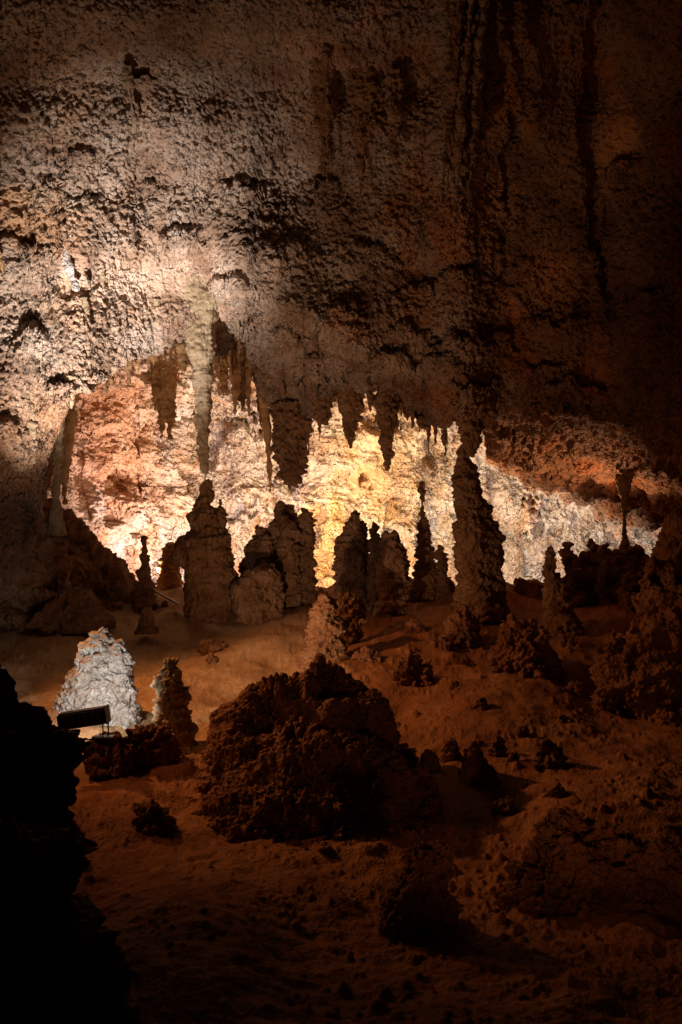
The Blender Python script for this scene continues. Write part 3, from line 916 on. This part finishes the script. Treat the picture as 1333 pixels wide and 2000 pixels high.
stal('longest pale stalactite, a straight taper ending just above the tiered stalagmite', [(585, 352, 440), (610, 358, 430), (632, 364, 424), (700, 371, 418), (760, 378, 414), (840, 386, 410), (900, 391, 410), (925, 396, 406), (931, 400, 403)], 17.06, knob=0.12, amp=0.03, flute=0.06, low=0.03, extra=((17.0, 0.9, [(600, 404, 428), (680, 408, 420), (780, 404, 414), (850, 400, 408)]), (17.2, 0.9, [(600, 352, 376), (650, 362, 374), (760, 376, 384)])))
stal('fat blunt knobbly stalactite hanging left of the yellow wall', [(700, 525, 625), (780, 530, 612), (850, 536, 602), (890, 538, 600), (920, 544, 592), (938, 552, 584), (946, 560, 574)], 16.6, 'brown_rock', 0.12, 0.09, 0.0, low=0.06)
stal('thin smooth orange stalactite against the left side of the fat blunt one', [(730, 500, 530), (785, 507, 526), (850, 516, 530), (910, 522, 533), (950, 526, 530), (966, 527, 529)], 16.2, 'amber_calcite', 0.1, 0.006, 0.02)
stal('dark wedge-shaped tooth hanging over the yellow wall', [(700, 645, 725), (760, 655, 716), (800, 664, 707), (840, 674, 697), (868, 681, 690), (876, 684, 687)], 16.4, 'brown_rock', 0.12, 0.05, 0.02)
stal('long dark spike hanging over the yellow wall, right of the wedge-shaped tooth', [(720, 725, 790), (770, 733, 776), (820, 738, 772), (870, 744, 768), (900, 750, 762), (916, 755, 758)], 16.4, 'brown_rock', 0.12, 0.05, 0.02)
stal('short thin peg right of the long dark spike', [(740, 766, 784), (790, 768, 780), (825, 769, 778), (838, 772, 776)], 16.3, 'brown_rock', 0.09, 0.015, 0.02)
stal('short narrow drip between the wedge-shaped tooth and the long dark spike', [(720, 713, 732), (770, 717, 729), (800, 721, 726), (808, 723, 725)], 16.5, 'brown_rock', 0.09, 0.015, 0.02)
stal('small blunt nub on the lip right of the thin peg', [(770, 800, 850), (815, 812, 838), (838, 820, 832)], 16.3, 'brown_rock', 0.1, 0.04, 0.0)
stal('thick dark pendant reaching down to the tallest dark column', [(760, 870, 965), (820, 892, 946), (855, 900, 940), (875, 908, 936), (888, 914, 930), (893, 918, 926)], 16.2, 'brown_rock', 0.13, 0.06, 0.02, low=0.05)
stal('amber stalactite glowing beside the longest pale one on its right', [(640, 446, 500), (690, 446, 480), (740, 450, 472), (780, 454, 466), (812, 458, 461)], 17.6, 'amber_calcite', 0.1, 0.015, 0.04)
stal('knobbly dark stalactite between two glowing amber ones', [(660, 462, 500), (740, 466, 488), (780, 469, 479), (798, 473, 477)], 17.9, 'brown_rock', 0.11, 0.05, 0.02)
stal('short amber drip left of the thin smooth orange stalactite', [(680, 478, 500), (760, 481, 492), (800, 484, 489), (818, 486, 488)], 17.5, 'amber_calcite', 0.1, 0.01, 0.03)
stal('needle-thin drip close to the thin smooth orange stalactite', [(740, 502, 511), (790, 505, 510), (815, 507, 509)], 17.3, 'amber_calcite', 0.1, 0.005, 0.02)
stal('wide dull orange hanging mass with a ragged end in the left opening', [(650, 290, 350), (700, 300, 346), (760, 303, 342), (790, 306, 330), (830, 310, 324), (852, 315, 320)], 19.0, 'amber_calcite', 0.10, 0.06, 0.05, low=0.05, extra=((19.2, 0.9, [(640, 310, 350), (760, 322, 346), (820, 326, 342), (858, 330, 337)]), (18.8, 0.8, [(640, 286, 316), (720, 294, 312), (780, 300, 309), (800, 303, 306)])))
stal('short brown peg at the upper left edge of the opening', [(680, 236, 268), (700, 242, 262), (730, 245, 258), (752, 248, 256)], 17.5, 'amber_calcite', 0.1, 0.02, 0.02)
stal('small twin-pointed brown stub left of the short brown peg', [(700, 200, 235), (730, 208, 226), (750, 213, 222)], 17.2, 'amber_calcite', 0.1, 0.03, 0.02)
stal('brown ragged drip cluster left of the longest pale stalactite', [(650, 340, 372), (690, 346, 368), (715, 352, 364), (725, 358, 361)], 18.2, 'amber_calcite', 0.1, 0.04, 0.02)
stal('brown ragged stalactite right behind the longest pale one', [(660, 418, 452), (700, 424, 448), (740, 430, 445), (765, 436, 441)], 18.4, 'amber_calcite', 0.1, 0.05, 0.02)
stal('long pale column-like stalactite at the left edge of the opening', [(740, 96, 136), (780, 103, 132), (860, 104, 124), (920, 103, 119), (970, 102, 116), (1010, 99, 122), (1045, 92, 130)], 16.0, knob=0.1, amp=0.012, flute=0.04, name='cave_column', cat='column', group=None)
stal('thin pointed stalactite just left of the left column', [(760, 76, 106), (820, 80, 100), (880, 82, 95), (920, 84, 91), (942, 86, 88)], 15.7, knob=0.1, amp=0.01, flute=0.03)

stal('broad fluted drapery at the left edge of the opening, behind the long pale column', [(745, 108, 158), (780, 112, 150), (840, 116, 146), (900, 118, 140), (950, 121, 134), (985, 124, 130)], 17.2, 'amber_calcite', 0.12, 0.03, 0.06)
stal('hanging knobbly lobe between the smooth orange stalactite and the wedge-shaped tooth', [(760, 600, 660), (790, 608, 652), (815, 616, 645), (830, 624, 636)], 16.4, 'brown_rock', 0.12, 0.06, 0.0, low=0.04)
FG = 'small drips in the ragged fringe along the ceiling lip'
rr = random.Random(11)
xs = []
for k in range(1500):
    x = rr.uniform(205, 935)
    if all(abs(x - q) > 7 for q in xs) and not (372 < x < 412) and not (540 < x < 590):
        xs.append(x)
    if len(xs) >= 74:
        break
LM = sorted([(200, 'small twin-pointed brown stub'), (249, 'short brown peg'), (320, 'wide dull orange hanging mass'), (412, 'longest pale stalactite'), (460, 'amber stalactite glowing'), (518, 'thin smooth orange stalactite'), (590, 'fat blunt knobbly stalactite'), (628, 'hanging knobbly lobe'), (685, 'dark wedge-shaped tooth'), (757, 'long dark spike'), (826, 'small blunt nub'), (880, 'thick dark pendant')])
ORD = ['first', 'second', 'third', 'fourth', 'fifth', 'sixth', 'seventh', 'eighth', 'ninth', 'tenth', 'eleventh', 'twelfth', 'thirteenth', 'fourteenth', 'fifteenth', 'sixteenth']
cnt = {}
for x in sorted(xs):
    lp = float(lip_y(x))
    wd = rr.uniform(3.5, 11)
    ln = rr.choice([14, 20, 26, 34, 50, 75]) * rr.uniform(0.7, 1.2)
    Yq = float(wall_depth(x, lp)) + rr.uniform(0.1, 0.7)
    lm = [n for a, n in LM if a <= x][-1]
    cnt[lm] = cnt.get(lm, 0) + 1
    lab = ORD[cnt[lm] - 1] + ' small drip along the ceiling lip right of the ' + lm
    body('stalactite', lab, 'stalactite', [(Yq, 0.9, [(lp - 24, x - wd, x + wd), (lp + 2, x - wd * 0.7, x + wd * 0.7), (lp + ln * 0.6, x - wd * 0.35, x + wd * 0.35), (lp + ln, x - 1, x + 1)])],
         'brown_rock', 0.08, 0.025, 0.015, flute=0.02, fine=0.006, seed=int(x), group=FG, hang=True)
LG = 'fluted draperies low on the left wall'
for q, (x, t, b, wd, lab) in enumerate(((22, 800, 960, 16, 'widest fluted drapery low on the left wall, at the very edge'), (48, 790, 925, 9, 'slim fluted drapery right of the widest one on the left wall'),
                                  (66, 770, 905, 8, 'narrow short drapery nearest the thin pointed stalactite on the left'), (140, 735, 800, 10, 'short stub hanging at the corner above the long pale column'),
                                  (175, 600, 720, 8, 'thin drip running down the rounded bulge left of the opening'), (310, 590, 640, 9, 'stubby white drip on the pale glowing band above the opening'), (205, 470, 585, 8, 'long thin drip crossing the glowing band on the left wall'))):
    Yt, Yb = float(wall_depth(x, t)), float(wall_depth(x, b))
    body('drapery', lab, 'drapery', [(Yb - 0.02, 0.8, [(t, x - wd * 1.3, x + wd * 1.3), (t + (b - t) * 0.4, x - wd, x + wd), (t + (b - t) * 0.8, x - wd * 0.5, x + wd * 0.5), (b, x - 1.5, x + 1.5)], (Yb - Yt) / ((b - t) / F * Yb))],
         'tan_calcite', 0.1, 0.02, 0.02, flute=0.04, group=LG, hang=True)

for x, t, b, wd, dy, mt, lab in ((428, 650, 735, 6, 0.7, 'amber_calcite', 'thin amber spike closest on the right of the longest pale stalactite'), (440, 640, 700, 7, 1.0, 'brown_rock', 'stubby brown spike between the thin amber spike and the glowing amber stalactite'),
        (476, 650, 770, 6, 0.9, 'amber_calcite', 'long thin amber spike in the middle of the amber cluster'), (487, 650, 812, 5, 0.7, 'amber_calcite', 'thinnest amber spike of the cluster, reaching as low as its neighbours'),
        (497, 660, 750, 7, 0.5, 'brown_rock', 'brown spike at the right end of the amber cluster'), (268, 670, 725, 6, 0.6, 'amber_calcite', 'thin amber drip just right of the short brown peg'),
        (284, 665, 700, 8, 0.8, 'amber_calcite', 'stubby amber drip left of the wide dull orange hanging mass'), (510, 740, 850, 5, 0.4, 'brown_rock', 'dark thread-like stalactite hugging the thin smooth orange one')):
    Yq = float(wall_depth(x, lip_y(x))) + dy
    body('stalactite', lab, 'stalactite', [(Yq, 0.9, [(t - 40, x - wd * 1.8, x + wd * 1.8), (t, x - wd * 1.2, x + wd * 1.2), (t + (b - t) * 0.5, x - wd * 0.7, x + wd * 0.7), (b, x - 1.2, x + 1.2)])], mt, 0.08, 0.015, 0.015, flute=0.03, fine=0.006, group=TG, hang=True)

WG = 'flowstone drips on the upper wall'


def wdrip(label, slices, stand=0.4, **k):
    ys = [a[0] for a in slices]
    m = slices[len(slices) // 2]
    Y = float(wall_depth((m[1] + m[2]) / 2, m[0])) - stand
    Yt = float(wall_depth((slices[0][1] + slices[0][2]) / 2, slices[0][0]))
    Yb = float(wall_depth((slices[-1][1] + slices[-1][2]) / 2, slices[-1][0]))
    # a lean so the drip hugs the sloping wall
    lean = -(Yb - Yt) / ((ys[-1] - ys[0]) / F * Y) * 0.85
    more = [(Yb - stand, 0.8, r, -lean) for r in k.get('ribs', ())]
    return body('flowstone_drip', label, 'flowstone', [(Yb - stand, 0.6, slices, -lean)] + more, k.get('mat', 'brown_rock'), k.get('knob', 0.1), k.get('amp', 0.03), k.get('low', 0.03), flute=k.get('flute', 0.06), fine=0.01, group=WG, hang=True)


wdrip('left and widest hooded flowstone drip on the upper middle wall', [(135, 622, 655), (150, 608, 664), (200, 608, 664), (240, 612, 658), (265, 618, 648), (300, 626, 640), (345, 630, 635)], ribs=[[(150, 604, 618), (220, 606, 616), (275, 608, 612)], [(150, 650, 666), (230, 652, 664), (300, 655, 659)], [(150, 634, 646), (280, 636, 645), (400, 639, 641)]])
wdrip('middle hooded flowstone drip with a long tail on the upper wall', [(168, 690, 715), (182, 680, 730), (230, 682, 728), (280, 688, 718), (330, 696, 712), (400, 702, 708)], ribs=[[(185, 676, 690), (250, 678, 687), (300, 681, 684)], [(185, 718, 732), (250, 720, 730), (290, 722, 726)]])
wdrip('right hooded flowstone drip beside the long roof pillar', [(165, 755, 780), (180, 748, 787), (220, 752, 784), (260, 758, 778), (310, 764, 772)])
rib_r = random.Random(5)
ribs = []
for kx in range(9):
    xx = 862 + kx * 8.5 + rib_r.uniform(-2, 2)
    bb = rib_r.uniform(190, 470)
    ww = rib_r.uniform(4, 8)
    ribs.append([(-90, xx - ww, xx + ww), (bb * 0.5, xx - ww * 0.9, xx + ww * 0.9), (bb, xx - 2, xx + 2)])
Yt_, Yb_ = float(wall_depth(895, -90)), float(wall_depth(895, 300))
body('flowstone_curtain', 'long fluted flowstone curtain running down from the top edge, right of centre', 'flowstone',
     [(Yb_ - 0.18, 1.0, [(-90, 858, 932), (120, 862, 928), (230, 872, 918), (300, 884, 905)], (Yb_ - Yt_) / (390 / F * Yb_) * 0.95)] +
     [(float(Yb_) - 0.42, 1.0, r, (Yb_ - Yt_) / (390 / F * Yb_) * 0.95) for r in ribs], 'brown_rock', 0.1, 0.02, 0.02, flute=0.05, hang=True)
wdrip('lone thin stalactite under a hood on the upper left wall', [(165, 258, 276), (200, 261, 273), (240, 262, 271), (268, 265, 268)], mat='tan_calcite', amp=0.01)
wdrip('thin straight drip on the bright wall at the left edge', [(430, 2, 16), (480, 5, 14), (540, 7, 12), (565, 8, 10)], mat='amber_calcite', amp=0.01)
wdrip('slim white flow running down the bright left wall', [(430, 130, 136), (470, 128, 141), (510, 126, 147), (545, 136, 156), (568, 147, 154)], mat='white_calcite', amp=0.012, stand=0.2)
wdrip('short drip on the rounded bulge of the left wall', [(585, 168, 178), (640, 170, 177), (690, 172, 175)], mat='tan_calcite', amp=0.01)
wdrip('hair-thin drip just above the opening, right of the longest pale stalactite', [(590, 462, 475), (630, 464, 473), (655, 466, 471)], mat='tan_calcite', amp=0.004, low=0.005, flute=0.01)
wdrip('pale fluted drip on the shaded lump above the fat blunt stalactite', [(705, 548, 562), (760, 550, 560), (800, 554, 557)], mat='brown_rock', amp=0.01, stand=0.15)

# ------------------------------------------------------------------ the floodlight
def plain(name, col, rough=0.5, metal=0.0):
    m = bpy.data.materials.new(name)
    m.use_nodes = True
    b = m.node_tree.nodes['Principled BSDF']
    n = m.node_tree.nodes.new('ShaderNodeTexNoise')
    n.inputs['Scale'].default_value = 30
    r = m.node_tree.nodes.new('ShaderNodeValToRGB')
    r.color_ramp.elements[0].color = (*[c * 0.7 for c in col], 1)
    r.color_ramp.elements[1].color = (*[c * 1.3 for c in col], 1)
    m.node_tree.links.new(n.outputs['Fac'], r.inputs['Fac'])
    m.node_tree.links.new(r.outputs['Color'], b.inputs['Base Color'])
    b.inputs['Roughness'].default_value = rough
    b.inputs['Metallic'].default_value = metal
    MATS[name] = m
    return m


plain('black_enamel', (0.012, 0.012, 0.013), 0.45)
plain('dull_steel', (0.25, 0.24, 0.22), 0.4, 0.9)
g = plain('lamp_glass', (0.8, 0.8, 0.75), 0.2)
import bmesh


def bm_obj(name, bm, mat, parent):
    me = bpy.data.meshes.new(name)
    bm.to_mesh(me)
    bm.free()
    me.materials.append(MATS[mat])
    o = bpy.data.objects.new(name, me)
    C.objects.link(o)
    o.parent = parent
    return o


def box(bm, x0, x1, y0, y1, z0, z1, bev=0.006):
    r = bmesh.ops.create_cube(bm, size=1)
    for q in r['verts']:
        q.co = Vector(((x0 + x1) / 2 + q.co.x * (x1 - x0), (y0 + y1) / 2 + q.co.y * (y1 - y0), (z0 + z1) / 2 + q.co.z * (z1 - z0)))
    es = list({e for q in r['verts'] for e in q.link_edges})
    bmesh.ops.bevel(bm, geom=es, offset=bev, segments=2, affect='EDGES')


def build_floodlight():
    loc = P(163, 1432, 9.9)
    t = bpy.data.objects.new('floodlight', None)
    C.objects.link(t)
    t.location = loc
    t['label'] = 'long black floodlight housing on a thin metal bracket facing the white stalagmite'
    t['category'] = 'floodlight'
    s = 9.9 / F
    ang = math.radians(9)
    hc = Vector(((163 - 163) * s, 0, (1432 - 1402) * s))
    hw, hh = 47 * s, 16 * s

    def place(o):
        o.location = hc
        o.rotation_euler = (0, -ang, 0)
    bm = bmesh.new()
    # housing: a long rounded trough, open to the far side
    box(bm, -hw, hw, -0.09, 0.07, -hh, hh, 0.018)
    o = bm_obj('housing', bm, 'black_enamel', t)
    place(o)
    bm = bmesh.new()
    box(bm, hw, hw + 0.012, -0.10, 0.09, -hh * 1.06, hh * 1.06, 0.005)
    place(bm_obj('end_cap', bm, 'black_enamel', t))
    bm = bmesh.new()
    for k in range(7):
        x = -hw * 0.8 + k * hw * 1.6 / 6
        box(bm, x - 0.004, x + 0.004, -0.104, -0.088, -hh * 0.8, hh * 0.8, 0.0015)
    place(bm_obj('cooling_fins', bm, 'black_enamel', t))
    bm = bmesh.new()
    box(bm, -hw * 0.95, hw * 0.95, 0.071, 0.078, -hh * 0.85, hh * 0.85, 0.002)
    place(bm_obj('lens', bm, 'lamp_glass', t))
    for sx in (0.28, 0.22):
        bm = bmesh.new()
        box(bm, sx - 0.006, sx + 0.006, -0.01, 0.01, -0.04, hc.z - 0.02, 0.002)
        bm_obj('bracket', bm, 'dull_steel', t)
    bm = bmesh.new()
    box(bm, 0.14, 0.34, -0.06, 0.06, -0.05, -0.03, 0.004)
    bm_obj('base_plate', bm, 'dull_steel', t)
    bm = bmesh.new()
    pts = [Vector((0.20, 0.0, -0.03)), Vector((0.10, -0.10, -0.045)), Vector((-0.02, -0.06, -0.05)), Vector((-0.14, -0.14, -0.06)), Vector((-0.30, -0.10, -0.06)), Vector((-0.42, -0.18, -0.08))]
    for a, b in zip(pts[:-1], pts[1:]):
        d = b - a
        r = bmesh.ops.create_cone(bm, cap_ends=True, segments=8, radius1=0.008, radius2=0.008, depth=d.length * 1.06)
        bmesh.ops.transform(bm, matrix=__import__('mathutils').Matrix.Translation((a + b) / 2) @ d.to_track_quat('Z', 'Y').to_matrix().to_4x4(), verts=r['verts'])
    bm_obj('cable', bm, 'black_enamel', t)
    # its own light
    l = bpy.data.lights.new('floodlight_beam', 'SPOT')
    l.energy = 85
    l.color = (1.0, 0.93, 0.86)
    l.spot_size = math.radians(105)
    l.spot_blend = 0.5
    l.shadow_soft_size = 0.05
    lo = bpy.data.objects.new('floodlight_beam', l)
    C.objects.link(lo)
    lo.location = loc + hc + Vector((0.0, 0.14, 0))
    d = P(205, 1330, 11.6) - lo.location
    lo.rotation_euler = d.to_track_quat('-Z', 'Y').to_euler()


build_floodlight()
# handrail along the path
def build_rail():
    a, b = P(298, 1152, 18.2), P(350, 1180, 16.6)
    cu = bmesh.new()
    d = b - a
    r = bmesh.ops.create_cone(cu, cap_ends=True, segments=8, radius1=0.022, radius2=0.022, depth=d.length)
    rot = d.to_track_quat('Z', 'Y').to_matrix().to_4x4()
    bmesh.ops.transform(cu, matrix=rot, verts=r['verts'])
    me = bpy.data.meshes.new('path_rail')
    cu.to_mesh(me)
    cu.free()
    me.materials.append(MATS['dull_steel'])
    o = bpy.data.objects.new('path_rail', me)
    C.objects.link(o)
    o.location = (a + b) / 2
    o['label'] = 'thin straight rail lying along the path left of the tiered stalagmite'
    o['category'] = 'rail'


build_rail()
